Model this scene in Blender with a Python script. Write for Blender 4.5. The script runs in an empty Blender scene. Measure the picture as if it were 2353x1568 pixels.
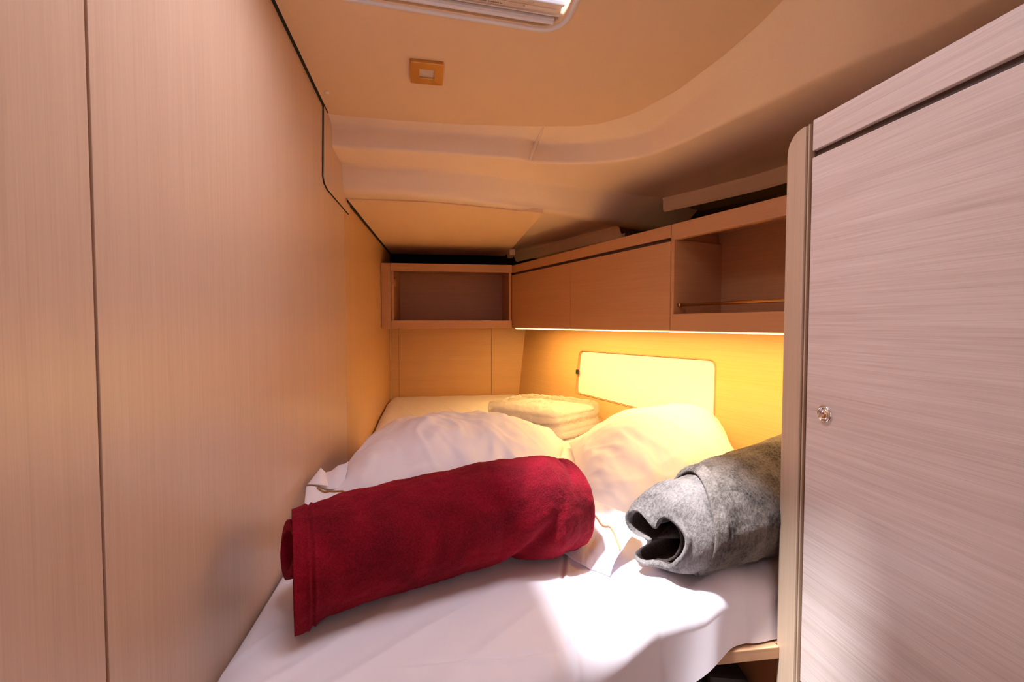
import bpy, bmesh, math, random
import numpy as np
from mathutils import Vector, noise
from mathutils.geometry import tessellate_polygon
random.seed(4)
C = bpy.context.scene.collection
D = bpy.data
PI = math.pi

# ------------------------------------------------------------------ camera
F_PX, CXP, CYP = 1070.0, 1176.5, 784.0
YAW, PITCH = math.radians(7.8), math.atan(40/1070)
CAM = np.array([0.0, 0.0, 1.25])
cd = D.cameras.new('camera'); cam = D.objects.new('camera', cd); C.objects.link(cam)
cam.location = CAM; cam.rotation_euler = (PI/2-PITCH, 0, -YAW)
cd.sensor_width = 36; cd.lens = F_PX/2353*36; cd.clip_start = .02
bpy.context.scene.camera = cam

# ------------------------------------------------------------------ light
sc = bpy.context.scene
sc.view_settings.view_transform = 'Standard'; sc.view_settings.look = 'None'
sc.view_settings.exposure = 0.0; sc.view_settings.gamma = 1; sc.view_settings.use_curve_mapping = False
sc.cycles.max_bounces = 14; sc.cycles.diffuse_bounces = 8; sc.cycles.transparent_max_bounces = 12
w = D.worlds.new('daylight'); sc.world = w; w.use_nodes = True
w.node_tree.nodes['Background'].inputs[0].default_value = (1.0, .93, 1.0, 1)
w.node_tree.nodes['Background'].inputs[1].default_value = 1.0
sl = D.lights.new('sun', 'SUN'); sun = D.objects.new('sun', sl); C.objects.link(sun)
sl.energy = 18; sl.angle = math.radians(5.5); sl.color = (1, .96, .95)
sun.rotation_euler = Vector((-.305, -.085, 1)).to_track_quat('Z', 'Y').to_euler()
# daylight of the sky coming in through the roof hatch, and an added fill lamp behind the camera for unseen saloon daylight
def area(name, loc, rot, sx_, sy_, e_, col):
    a_ = D.lights.new(name, 'AREA'); a_.shape = 'RECTANGLE'; a_.size = sx_; a_.size_y = sy_; a_.energy = e_; a_.color = col
    o_ = D.objects.new(name, a_); C.objects.link(o_); o_.location = loc; o_.rotation_euler = rot; return o_
area('hatch_daylight', (.01, .70, 2.035), (0, 0, math.radians(5)), .44, .46, 6.6, (.95, .92, 1.0))
area('rear_fill_light', (.12, -.66, 1.25), (PI/2, 0, 0), .55, 1.3, 2.1, (1, .93, .95))
LED_W = 11.5
LED_COL = (1, .58, .15)

# ------------------------------------------------------------------ helpers
def ray(px, py):
    u = (px-CXP)/F_PX; v = -(py-CYP)/F_PX
    f = math.cos(PITCH)+v*math.sin(PITCH); z = -math.sin(PITCH)+v*math.cos(PITCH)
    return np.array([u*math.cos(YAW)+f*math.sin(YAW), -u*math.sin(YAW)+f*math.cos(YAW), z])
def onx(px, py, X): r = ray(px, py); return CAM+r*X/r[0]
def ony(px, py, Y): r = ray(px, py); return CAM+r*Y/r[1]
def onz(px, py, Z): r = ray(px, py); return CAM+r*(Z-1.25)/r[2]
def onp(px, py, p, n): r = ray(px, py); return CAM+r*(np.dot(n, np.array(p)-CAM)/np.dot(n, r))
def lerp(a, b, t): return a+(b-a)*t
def sstep(a, b, x):
    t = min(1, max(0, (x-a)/(b-a))); return t*t*(3-2*t)
def interp(x, xs, ys): return float(np.interp(x, xs, ys))
def fbm(p, s, o=3): return noise.fractal(Vector(p)*s, 1.0, 2.0, o)
def ridge(p, s): return 1-abs(noise.noise(Vector(p)*s))*2

def link(name, me, mat=None, parent=None, smooth=False):
    o = D.objects.new(name, me); C.objects.link(o)
    if mat: me.materials.append(mat)
    if smooth:
        for p in me.polygons: p.use_smooth = True
    if parent:
        o.parent = parent
        # geometry is written in world space: shift it into the parent's frame
        off = Vector((0, 0, 0)); q = parent
        while q: off += q.location; q = q.parent
        me.transform(__import__('mathutils').Matrix.Translation(-off))
    return o
def root(name, loc, label, cat, group=None):
    o = D.objects.new(name, None); C.objects.link(o); o.location = loc; o.empty_display_size = .05
    o['label'] = label; o['category'] = cat
    if group: o['group'] = group
    return o
def tag(o, label, cat, group=None):
    o['label'] = label; o['category'] = cat
    if group: o['group'] = group
    return o
def struct(o, label, cat): o['kind'] = 'structure'; o['label'] = label; o['category'] = cat; return o

class MB:
    def __init__(s): s.v = []; s.f = []
    def quad(s, a, b, c, d):
        i = len(s.v); s.v += [tuple(a), tuple(b), tuple(c), tuple(d)]; s.f.append((i, i+1, i+2, i+3))
    def hexa(s, p):                       # 8 points, bottom 4 then top 4
        i = len(s.v); s.v += [tuple(q) for q in p]
        for f in ((0,3,2,1),(4,5,6,7),(0,1,5,4),(1,2,6,5),(2,3,7,6),(3,0,4,7)): s.f.append(tuple(i+k for k in f))
    def box(s, x0, x1, y0, y1, z0, z1):
        s.hexa([(x0,y0,z0),(x1,y0,z0),(x1,y1,z0),(x0,y1,z0),(x0,y0,z1),(x1,y0,z1),(x1,y1,z1),(x0,y1,z1)])
    def grid(s, fn, nu, nv, cu=False, cv=False):
        i0 = len(s.v); NU = nu if cu else nu+1; NV = nv if cv else nv+1
        for j in range(NV):
            for i in range(NU): s.v.append(tuple(fn(i/nu, j/nv)))
        for j in range(nv):
            for i in range(nu):
                a = i0+j*NU+i; b = i0+j*NU+(i+1) % NU; jj = (j+1) % NV
                s.f.append((a, b, i0+jj*NU+(i+1) % NU, i0+jj*NU+i))
    def prism(s, loops, thick):           # loops of 3D points (outer, holes...), thick = offset vector
        t = Vector(thick); L = [[Vector(p) for p in l] for l in loops]
        tri = tessellate_polygon(L); flat = [p for l in L for p in l]; n = len(flat); i0 = len(s.v)
        s.v += [tuple(p) for p in flat]+[tuple(p+t) for p in flat]
        for a, b, c in tri: s.f.append((i0+a, i0+b, i0+c)); s.f.append((i0+n+c, i0+n+b, i0+n+a))
        k = 0
        for l in L:
            m = len(l)
            for q in range(m):
                a = i0+k+q; b = i0+k+(q+1) % m; s.f.append((a, b, b+n, a+n))
            k += m
    def tube(s, pts, r, n=12, cap=True, closed=False):
        pts = [Vector(p) for p in pts]; m = len(pts); i0 = len(s.v); ref = None
        for k, p in enumerate(pts):
            a = pts[(k-1) % m] if closed else pts[max(k-1, 0)]; b = pts[(k+1) % m] if closed else pts[min(k+1, m-1)]
            t = (b-a).normalized()
            if ref is None: ref = t.orthogonal().normalized()
            ref = (ref-t*ref.dot(t)).normalized(); q = t.cross(ref)
            rr = r[k] if hasattr(r, '__len__') else r
            for j in range(n):
                an = 2*PI*j/n; s.v.append(tuple(p+(ref*math.cos(an)+q*math.sin(an))*rr))
        for k in range(m if closed else m-1):
            for j in range(n):
                kk = (k+1) % m
                s.f.append((i0+k*n+j, i0+k*n+(j+1) % n, i0+kk*n+(j+1) % n, i0+kk*n+j))
        if cap and not closed:
            s.f.append(tuple(i0+j for j in range(n))[::-1]); s.f.append(tuple(i0+(m-1)*n+j for j in range(n)))
    def build(s, name, mat, parent=None, smooth=False, bevel=0, merge=False, flip=False):
        me = D.meshes.new(name); me.from_pydata(s.v, [], s.f); me.update()
        bm = bmesh.new(); bm.from_mesh(me)
        if merge: bmesh.ops.remove_doubles(bm, verts=bm.verts, dist=1e-5)
        bmesh.ops.recalc_face_normals(bm, faces=bm.faces)
        if bevel:
            es = [e for e in bm.edges if len(e.link_faces) == 2 and e.calc_face_angle(0) > .5]
            bmesh.ops.bevel(bm, geom=es, offset=bevel, segments=2, affect='EDGES', profile=.6)
        bm.to_mesh(me); bm.free()
        return link(name, me, mat, parent, smooth)

# ------------------------------------------------------------------ materials
def newmat(name):
    m = D.materials.new(name); m.use_nodes = True; nt = m.node_tree
    return m, nt, nt.nodes['Principled BSDF']
def N(nt, t, **k):
    n = nt.nodes.new(t)
    for a, b in k.items(): setattr(n, a, b)
    return n
def plain(name, col, rough=.5, metal=0, bump=0, bscale=200, **kw):
    m, nt, b = newmat(name)
    b.inputs['Base Color'].default_value = (*col, 1); b.inputs['Roughness'].default_value = rough; b.inputs['Metallic'].default_value = metal
    for k, v in kw.items(): b.inputs[k.replace('_', ' ')].default_value = v
    tc = N(nt, 'ShaderNodeTexCoord'); no = N(nt, 'ShaderNodeTexNoise'); no.inputs['Scale'].default_value = bscale
    nt.links.new(tc.outputs['Object'], no.inputs['Vector'])
    mx = N(nt, 'ShaderNodeMixRGB', blend_type='MULTIPLY'); mx.inputs[0].default_value = .06
    mx.inputs[1].default_value = (*col, 1); nt.links.new(no.outputs['Fac'], mx.inputs[2]); nt.links.new(mx.outputs[0], b.inputs['Base Color'])
    if bump:
        bp = N(nt, 'ShaderNodeBump'); bp.inputs['Strength'].default_value = bump; bp.inputs['Distance'].default_value = .001
        nt.links.new(no.outputs['Fac'], bp.inputs['Height']); nt.links.new(bp.outputs[0], b.inputs['Normal'])
    return m
def wood(name, axis, light, dark, rough=.38, fine=260, con=1.0, bump=.15):
    m, nt, b = newmat(name)
    tc = N(nt, 'ShaderNodeTexCoord')
    def layer(hi, lo, det=3):
        mp = N(nt, 'ShaderNodeMapping')
        mp.inputs['Scale'].default_value = (hi, hi, lo) if axis == 'V' else (lo, lo, hi)
        nt.links.new(tc.outputs['Object'], mp.inputs['Vector'])
        no = N(nt, 'ShaderNodeTexNoise'); no.inputs['Scale'].default_value = 1; no.inputs['Detail'].default_value = det; no.inputs['Roughness'].default_value = .6
        nt.links.new(mp.outputs[0], no.inputs['Vector']); return no
    a = layer(fine, 3.0); c = layer(fine*3.2, 9.0, 2); d = layer(22, 1.2, 2)
    m1 = N(nt, 'ShaderNodeMath', operation='ADD'); nt.links.new(a.outputs['Fac'], m1.inputs[0]); nt.links.new(c.outputs['Fac'], m1.inputs[1])
    m2 = N(nt, 'ShaderNodeMath', operation='MULTIPLY_ADD'); nt.links.new(d.outputs['Fac'], m2.inputs[0]); m2.inputs[1].default_value = .6; nt.links.new(m1.outputs[0], m2.inputs[2])
    mr = N(nt, 'ShaderNodeMapRange'); mr.inputs['From Min'].default_value = 1.3-.42/con; mr.inputs['From Max'].default_value = 1.3+.42/con
    nt.links.new(m2.outputs[0], mr.inputs[0])
    cr = N(nt, 'ShaderNodeValToRGB'); cr.color_ramp.elements[0].color = (*dark, 1); cr.color_ramp.elements[1].color = (*light, 1)
    nt.links.new(mr.outputs[0], cr.inputs[0]); nt.links.new(cr.outputs[0], b.inputs['Base Color'])
    b.inputs['Roughness'].default_value = rough
    bp = N(nt, 'ShaderNodeBump'); bp.inputs['Strength'].default_value = bump; bp.inputs['Distance'].default_value = .0006
    nt.links.new(m1.outputs[0], bp.inputs['Height']); nt.links.new(bp.outputs[0], b.inputs['Normal'])
    return m
def fleece(name, col, dark, scale, sheen, stretch=(1, 1, 1), patch=9):
    m, nt, b = newmat(name)
    tc = N(nt, 'ShaderNodeTexCoord'); mp = N(nt, 'ShaderNodeMapping'); mp.inputs['Scale'].default_value = stretch
    nt.links.new(tc.outputs['Object'], mp.inputs['Vector'])
    no = N(nt, 'ShaderNodeTexNoise'); no.inputs['Scale'].default_value = scale; no.inputs['Detail'].default_value = 4; no.inputs['Roughness'].default_value = .7
    nt.links.new(mp.outputs[0], no.inputs['Vector'])
    lo = N(nt, 'ShaderNodeTexNoise'); lo.inputs['Scale'].default_value = patch; lo.inputs['Detail'].default_value = 3; lo.inputs['Distortion'].default_value = .6
    nt.links.new(tc.outputs['Object'], lo.inputs['Vector'])
    ad = N(nt, 'ShaderNodeMath', operation='ADD'); nt.links.new(no.outputs['Fac'], ad.inputs[0]); nt.links.new(lo.outputs['Fac'], ad.inputs[1])
    mr = N(nt, 'ShaderNodeMapRange'); mr.inputs['From Min'].default_value = .72; mr.inputs['From Max'].default_value = 1.28; nt.links.new(ad.outputs[0], mr.inputs[0])
    cr = N(nt, 'ShaderNodeValToRGB'); cr.color_ramp.elements[0].color = (*dark, 1); cr.color_ramp.elements[1].color = (*col, 1)
    nt.links.new(mr.outputs[0], cr.inputs[0]); nt.links.new(cr.outputs[0], b.inputs['Base Color'])
    b.inputs['Roughness'].default_value = .9; b.inputs['Specular IOR Level'].default_value = .15
    b.inputs['Sheen Weight'].default_value = sheen; b.inputs['Sheen Roughness'].default_value = .4; b.inputs['Sheen Tint'].default_value = (*[min(1, c*1.6+.05) for c in col], 1)
    bp = N(nt, 'ShaderNodeBump'); bp.inputs['Strength'].default_value = .9; bp.inputs['Distance'].default_value = .0022
    nt.links.new(no.outputs['Fac'], bp.inputs['Height']); nt.links.new(bp.outputs[0], b.inputs['Normal'])
    return m
OAK_L, OAK_D = (.70, .52, .395), (.50, .345, .25)
M = dict(
    wall=wood('oak_laminate_vertical', 'V', (.68, .49, .37), (.55, .375, .27), .28, 240, .8, .08),
    wallfar=wood('oak_laminate_far', 'V', (.66, .42, .23), (.55, .34, .175), .4, 240, .8, .08),  # far panel's copy of the oak, warm LED light put into its colour
    locker=wood('oak_laminate_locker', 'H', (.84, .73, .69), (.60, .48, .43), .42, 210, .9, .25),
    cab=wood('oak_laminate_horizontal', 'H', (.52, .27, .135), (.42, .205, .095), .4, 240, .8, .1),  # oak deepened: warm LED light on the lockers put into the colour
    post=wood('oak_solid_edge', 'V', (.66, .50, .37), (.50, .36, .25), .35, 300, .8, .1),
    board=wood('oak_board', 'H', (.56, .32, .18), (.42, .22, .11), .4, 150, .8, .1),  # darkened oak: the berth board's shade is put into the colour
    ceil=plain('ceiling_vinyl', (.78, .57, .38), .75, bump=.15, bscale=900),
    mould=plain('moulded_liner', (.88, .71, .56), .38),
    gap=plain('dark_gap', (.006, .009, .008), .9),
    groove=plain('dark_groove_wood', (.07, .04, .03), .5),
    sheet=plain('white_cotton', (.84, .80, .89), .85, bump=.1, bscale=1500, Sheen_Weight=.15),
    piping=plain('brown_piping', (.42, .19, .06), .7),
    seam=plain('white_piping', (.88, .86, .9), .6),
    blind=plain('cream_blind', (.92, .90, .90), .5),
    rubber=plain('black_plastic', (.02, .018, .018), .45),
    brass=plain('brushed_brass', (.60, .34, .12), .28, 1),
    steel=plain('polished_steel', (.80, .78, .78), .12, 1),
    chrome=plain('chrome', (.88, .87, .9), .16, 1),
    frame=plain('white_hatch_frame', (.72, .68, .70), .3),
    cream=plain('cream_plastic', (.78, .68, .60), .45),
    lens=plain('frosted_lens', (.6, .5, .45), .35),
    cap=plain('cream_screw_cap', (.85, .78, .68), .4),
    red=fleece('red_fleece', (.30, .004, .018), (.085, .0012, .006), 330, .35),
    grey=fleece('grey_fleece', (.22, .19, .175), (.025, .02, .018), 260, .25, (1, 1, .45), 16),
    greyl=fleece('pale_grey_fleece', (.25, .225, .22), (.045, .038, .036), 260, .3, (1, 1, .45), 16),
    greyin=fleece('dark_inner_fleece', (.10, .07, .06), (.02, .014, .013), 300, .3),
    redplastic=plain('red_plastic', (.5, .02, .01), .4),
    fabricblack=plain('black_case', (.02, .014, .014), .6),
    screen=plain('pleated_screen', (.75, .77, .82), .5),
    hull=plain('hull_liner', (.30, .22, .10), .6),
    floor=wood('cabin_sole', 'H', (.5, .34, .22), (.3, .19, .11), .5, 60, 1),
)
m, nt, b = newmat('led_diode'); b.inputs['Emission Color'].default_value = (1, .80, .42, 1); b.inputs['Emission Strength'].default_value = 9; M['led'] = m
m, nt, b = newmat('led_profile'); b.inputs['Base Color'].default_value = (.9, .8, .6, 1); b.inputs['Emission Color'].default_value = (1, .62, .2, 1); b.inputs['Emission Strength'].default_value = 1.5; M['ledbase'] = m
# clear film: part see-through, part glossy, crumpled
m, nt, b = newmat('clear_film')
b.inputs['Base Color'].default_value = (.95, .93, .9, 1); b.inputs['Roughness'].default_value = .12; b.inputs['Alpha'].default_value = .42
tc = N(nt, 'ShaderNodeTexCoord'); no = N(nt, 'ShaderNodeTexNoise'); no.inputs['Scale'].default_value = 75; no.inputs['Detail'].default_value = 5; no.inputs['Distortion'].default_value = 2.2
nt.links.new(tc.outputs['Object'], no.inputs['Vector']); bp = N(nt, 'ShaderNodeBump'); bp.inputs['Strength'].default_value = 1; bp.inputs['Distance'].default_value = .02
nt.links.new(no.outputs['Fac'], bp.inputs['Height']); nt.links.new(bp.outputs[0], b.inputs['Normal']); M['film'] = m
m, nt, b = newmat('pleated_translucent')
b.inputs['Base Color'].default_value = (.8, .82, .88, 1); tl = N(nt, 'ShaderNodeBsdfTranslucent'); tl.inputs[0].default_value = (.8, .83, .9, 1)
mx = N(nt, 'ShaderNodeMixShader'); mx.inputs[0].default_value = .55; nt.links.new(b.outputs[0], mx.inputs[1]); nt.links.new(tl.outputs[0], mx.inputs[2])
nt.links.new(mx.outputs[0], nt.nodes['Material Output'].inputs['Surface']); M['screen'] = m
m, nt, b = newmat('hatch_acrylic')
tr = N(nt, 'ShaderNodeBsdfTransparent'); tr.inputs[0].default_value = (.93, .95, .97, 1); gl = N(nt, 'ShaderNodeBsdfGlossy'); gl.inputs['Roughness'].default_value = .05
mx = N(nt, 'ShaderNodeMixShader'); mx.inputs[0].default_value = .07; nt.links.new(tr.outputs[0], mx.inputs[1]); nt.links.new(gl.outputs[0], mx.inputs[2])
nt.links.new(mx.outputs[0], nt.nodes['Material Output'].inputs['Surface']); M['acrylic'] = m

# ------------------------------------------------------------------ left wall
WX = -.33
def wall_panel(name, y0, y1, z0, z1): mb = MB(); mb.box(WX-.02, WX, y0, y1, z0, z1); return mb.build(name, M['wall'], bevel=.0008)
wl = struct(wall_panel('wall_left', -.7, .4885, 0, 2.07), 'oak laminate wall panel nearest the camera at the left edge', 'wall')
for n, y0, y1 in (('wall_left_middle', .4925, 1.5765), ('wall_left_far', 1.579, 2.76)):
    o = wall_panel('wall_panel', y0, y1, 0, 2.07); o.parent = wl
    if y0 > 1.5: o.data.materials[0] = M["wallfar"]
mb = MB(); mb.box(WX-.03, WX-.021, -.7, 2.8, 0, 2.07); mb.build('wall_backing', M['gap'], wl)
# removable corner cover plate with a dark outline
cp = [(742, 240), (741, 405), (744, 422), (751, 436), (800, 493), (803, 456), (787, 430), (783, 378), (762, 338), (760, 288), (752, 262)]
pts = [onx(px, py, WX) for px, py in cp]
pts[0][2] = 1.85; pts[-1][2] = 1.85
mb = MB(); mb.prism([[(WX+.0005, p[1], p[2]) for p in pts]], (.0035, 0, 0))
pl = mb.build('cover_plate', M['wall'], wl)
mb = MB(); mb.tube([(WX+.001, onx(px, py, WX)[1]-.003, onx(px, py, WX)[2]) for px, py in cp[:5]], .0022, 6)
mb.build('cover_plate_gap', M['gap'], wl)

# ------------------------------------------------------------------ ceiling
CS = .09
def zmain(y): return 1.83+CS*(1.37-y)
NM = np.array([0, CS, 1.0]); PM = np.array([0, 1.37, 1.83])
L0px = [(752,262),(900,276),(1060,286),(1150,289),(1240,291),(1330,290),(1375,285),(1425,272),(1470,255),(1560,205),(1660,130),(1740,60),(1800,0)]
L0 = [onp(px, py, PM, NM) for px, py in L0px]; L0[0][0] = -.326
L0.append(np.array([L0[-1][0]+.03, .45, zmain(.45)])); L0.append(np.array([L0[-1][0]+.02, -.6, zmain(-.6)]))
# hatch opening
HA = math.atan2(.04, .42); hx = np.array([math.cos(HA), math.sin(HA)]); hy = np.array([-math.sin(HA), math.cos(HA)])
HC0 = onp(1325, 0, PM, NM)[:2]                           # point on the right edge of the frame
HC1 = onp(1285, 75, PM, NM)[:2]
hfar = float(HC1@hy); hright = float(HC0@hx); HW, HL = .47, .50
hcen = hx*(hright-HW/2)+hy*(hfar-HL/2)
def hp(a, b, z=0):
    p = hcen+hx*a+hy*b; return (p[0], p[1], zmain(p[1])+z)
def rrect(wd, ht, r, n=8):
    out = []
    for cx, cy, a0 in ((wd/2-r, ht/2-r, 0), (-wd/2+r, ht/2-r, 90), (-wd/2+r, -ht/2+r, 180), (wd/2-r, -ht/2+r, 270)):
        for k in range(n+1):
            a = math.radians(a0+90*k/n); out.append((cx+r*math.cos(a), cy+r*math.sin(a)))
    return out
hole = [hp(a, b) for a, b in rrect(HW-.02, HL-.02, .04)]
outer = [tuple(p) for p in L0]+[(-.326, -.6, zmain(-.6))]
mb = MB(); mb.prism([outer, hole], (0, 0, .018)); ceil = mb.build('ceiling', M['ceil'])
struct(ceil, 'flat tan main ceiling panel around the roof hatch', 'ceiling')
mb = MB()                                                # hatch coaming walls
rr = rrect(HW-.02, HL-.02, .04)
mb.grid(lambda u, v: hp(*rr[int(round(u*len(rr))) % len(rr)], .018+v*.14), len(rr), 1, cu=True)
coam = mb.build('hatch_coaming', M['frame'], ceil, smooth=True)

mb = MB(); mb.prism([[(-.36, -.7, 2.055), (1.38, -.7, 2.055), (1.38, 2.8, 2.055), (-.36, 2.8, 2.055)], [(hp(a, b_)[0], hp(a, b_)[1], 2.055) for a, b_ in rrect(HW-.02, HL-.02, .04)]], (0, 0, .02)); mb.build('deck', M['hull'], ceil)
mb = MB(); mb.box(-.33, 1.36, -.72, -.70, 0, 2.055); struct(mb.build('wall_front', M['wall']), 'oak bulkhead behind the camera', 'wall')
def zs(z0, sl): return lambda y: z0+sl*(1.37-y if y < 1.37 else 0)
def backproj(pxs, zfun):
    out = []
    for px, py in pxs:
        p = onz(px, py, zfun(1.3))
        for _ in range(8): p = onz(px, py, zfun(p[1]))
        out.append(p)
    return out
L1 = backproj([(760,288),(960,303),(1100,311),(1205,317),(1235,329),(1330,328),(1400,320),(1485,300),(1560,255),(1700,150),(1880,20)], zs(1.815, .08))
L1 += [np.array([L1[-1][0]+.03, .4, 1.90]), np.array([L1[-1][0]+.05, -.6, 1.98])]
L2 = backproj([(762,338),(960,350),(1100,359),(1200,367),(1222,373),(1330,376),(1400,373),(1500,355),(1640,295),(1800,222),(2000,128),(2200,40)], zs(1.755, .05))
L2 += [np.array([L2[-1][0]+.03, .4, 1.81]), np.array([L2[-1][0]+.05, -.6, 1.85])]
L3 = backproj([(783,378),(1000,390),(1200,412),(1400,440),(1490,452)], zs(1.745, 0))
COR = np.array([.84, 1.76, 1.745])
L3R = [COR, np.array([.955, 1.56, 1.745]), np.array([1.067, 1.323, 1.75]), np.array([1.13, .9, 1.76]), np.array([1.16, .3, 1.77]), np.array([1.18, -.6, 1.78])]
L4 = backproj([(787,430),(1000,442),(1210,468),(1290,478),(1450,505),(1520,515)], zs(1.68, 0)); L4.append(np.array([1.05, 2.0, 1.68]))
L5 = backproj([(793,456),(1000,464),(1245,490),(1400,517)], zs(1.655, 0)); L5.append(np.array([1.05, 2.06, 1.655]))
for l in (L1, L2, L3, L4, L5): l[0][0] = -.326
def resample(l, n, smooth=True):
    l = [Vector(p) for p in l]
    if smooth:
        o = []
        for k in range(len(l)-1):
            p0 = l[max(k-1, 0)]; p1 = l[k]; p2 = l[k+1]; p3 = l[min(k+2, len(l)-1)]
            for q in range(8):
                t = q/8; o.append(.5*((2*p1)+(p2-p0)*t+(2*p0-5*p1+4*p2-p3)*t*t+(3*p1-p0-3*p2+p3)*t**3))
        o.append(l[-1]); l = o
    s = [0]
    for a, b in zip(l, l[1:]): s.append(s[-1]+(b-a).length)
    return [Vector([float(np.interp(s[-1]*k/n, s, [p[c] for p in l])) for c in range(3)]) for k in range(n+1)]
NB = 120
def strip_lines(lines, name, mat, parent, sub=None):
    R = [resample(l, NB) for l in lines]; mb = MB()
    rows = [R[0]]
    for a, b in zip(R, R[1:]): rows.append(b)
    mb.grid(lambda u, v: rows[int(round(v*(len(rows)-1)))][int(round(u*NB))], NB, len(rows)-1)
    return mb.build(name, mat, parent)
def rounded(lines, r):                                    # chamfer each interior line twice to soften it
    R = [resample(l, NB) for l in lines]; out = [R[0]]
    for k in range(1, len(R)-1):
        rad = r[k-1]
        P = []
        for q in range(5):
            row = []
            for i in range(NB+1):
                p = R[k][i]; da = R[k-1][i]-p; db = R[k+1][i]-p
                a = p+da.normalized()*min(rad, da.length*.45); b = p+db.normalized()*min(rad, db.length*.45)
                t = q/4; row.append(a*(1-t)**2+p*2*t*(1-t)+b*t*t)
            P.append(row)
        out += P
    out.append(R[-1]); return out
def loft(rows, name, mat, parent, thick=None):
    mb = MB(); n = len(rows[0])-1
    mb.grid(lambda u, v: rows[int(round(v*(len(rows)-1)))][int(round(u*n))], n, len(rows)-1)
    return mb.build(name, mat, parent, smooth=True)
L0u = [Vector(p)+Vector((0, 0, .003)) for p in L0]
# C-soffit outer line: along beam then round the cove
L3full = L3+L3R
rows = rounded([L0u, L1, L2], [.012, .010])
R2 = rows[-1]; R3 = resample(L3full, NB)
# soffit between L2 and L3/cove; line up by share of length
cove = []
for i in range(NB+1):
    cove.append(R3[i])
rows2 = [R2]+[[R2[i].lerp(cove[i], t) for i in range(NB+1)] for t in (.25, .5, .75, .93)]+[cove]
allr = rows[:-1]
# soft edge between the face and the soffit
edge = []
for q in range(5):
    row = []
    for i in range(NB+1):
        p = R2[i]; da = rows[-2][i]-p; db = cove[i]-p
        a = p+da.normalized()*.009; b = p+db.normalized()*.014; t = q/4
        row.append(a*(1-t)**2+p*2*t*(1-t)+b*t*t)
    edge.append(row)
liner = loft(allr+edge+rows2[1:], 'ceiling_moulding', M['mould'], ceil)
jp = [Vector(onp(1249, 293, PM, NM)), Vector(backproj([(1234, 326)], zs(1.815, .08))[0]), Vector(backproj([(1217, 370)], zs(1.755, .05))[0])]
jj = [jp[0].lerp(jp[1], t) for t in (0, .5)]+[jp[1].lerp(jp[2], t) for t in (0, .5, 1)]
mb = MB(); mb.tube([p+Vector((0, .0045, .0045)) for p in jj], [.004, .006, .008, .008, .005], 12); mb.build('moulding_joint', M['mould'], ceil, smooth=True)
# beam faces D and E
n3 = 60
def res(l): return resample(l, n3)
B3, B4, B5 = res(L3+[COR, np.array([1.05, 1.83, 1.745])]), res(L4), res(L5)
top = [p+Vector((0, -.012, .001)) for p in B3]
def soft(A, P, B, ra, rb):
    out = []
    for q in range(5):
        t = q/4; row = []
        for i in range(len(P)):
            a = P[i]+(A[i]-P[i]).normalized()*ra; b = P[i]+(B[i]-P[i]).normalized()*rb
            row.append(a*(1-t)**2+P[i]*2*t*(1-t)+b*t*t)
        out.append(row)
    return out
B6 = [p+Vector((0, .0, .02)) for p in B5]
rws = soft(top, B3, B4, .010, .014)+soft(B3, B4, B5, .012, .008)+[B5]+[B6]
loft(rws, 'ceiling_beam', M['mould'], ceil)
# hull-side cove: face, lip and dark recess behind it
cv = [Vector(p) for p in L3R]
cvs = resample(cv, 40)
inw = Vector((.92, .38, 0))
prof = [(-.012, 0), (0, 0), (.004, -.012), (.004, -.045), (.010, -.053), (.020, -.050), (.022, -.02), (.24, -.02)]
mb = MB(); mb.grid(lambda u, v: cvs[int(round(u*40))]+inw*prof[int(round(v*4))][0]+Vector((0, 0, prof[int(round(v*4))][1])), 40, 4)
mb.build('cove_lip', M['mould'], ceil, smooth=False)
mb = MB(); mb.grid(lambda u, v: cvs[int(round(u*40))]+inw*prof[4+int(round(v*3))][0]+Vector((0, 0, prof[4+int(round(v*3))][1])), 40, 3)
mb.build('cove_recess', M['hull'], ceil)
# lower aft panel
Pq = [onz(793, 457, 1.652), onz(1000, 464, 1.652), onz(1250, 484, 1.652), onz(1165, 583, 1.65), np.array([.33, 2.76, 1.65]), np.array([-.326, 2.76, 1.65])]
Pq[0][0] = -.32
low = [(-.322, 1.585, 1.653), (-.04, 1.588, 1.653), (.345, 1.685, 1.653), (.337, 2.60, 1.65), (.335, 2.75, 1.65), (-.322, 2.75, 1.65)]
mb = MB(); mb.prism([low], (0, 0, .014)); mb.build('aft_ceiling_panel', M['ceil'], ceil)
mb = MB(); mb.box(.33, .36, 2.50, 2.62, 1.618, 1.652); mb.build('panel_bracket', M['mould'], ceil, bevel=.004)
# aft soffit beside it running to the hull
h0, h1 = np.array([.36, 2.72, 1.672]), np.array([.80, 1.80, 1.672])
mb = MB(); mb.grid(lambda u, v: B6[int(round(u*n3))].lerp(Vector((B6[int(round(u*n3))].x, 2.8, 1.675)), v), n3, 2); mb.build('aft_soffit', M['mould'], ceil)
mb = MB()
aft = [Vector((.375, 2.76, 1.672)), Vector((.72, 1.93, 1.672))]
pr = [(-.03, .0), (0, -.002), (.01, -.01), (.03, -.05), (.04, -.052), (.045, -.03), (.3, -.03)]
mb.grid(lambda u, v: aft[0].lerp(aft[1], u)+inw*pr[int(round(v*6))][0]+Vector((0, 0, pr[int(round(v*6))][1])), 6, 6)
mb.build('aft_cove', M['mould'], ceil)
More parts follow.
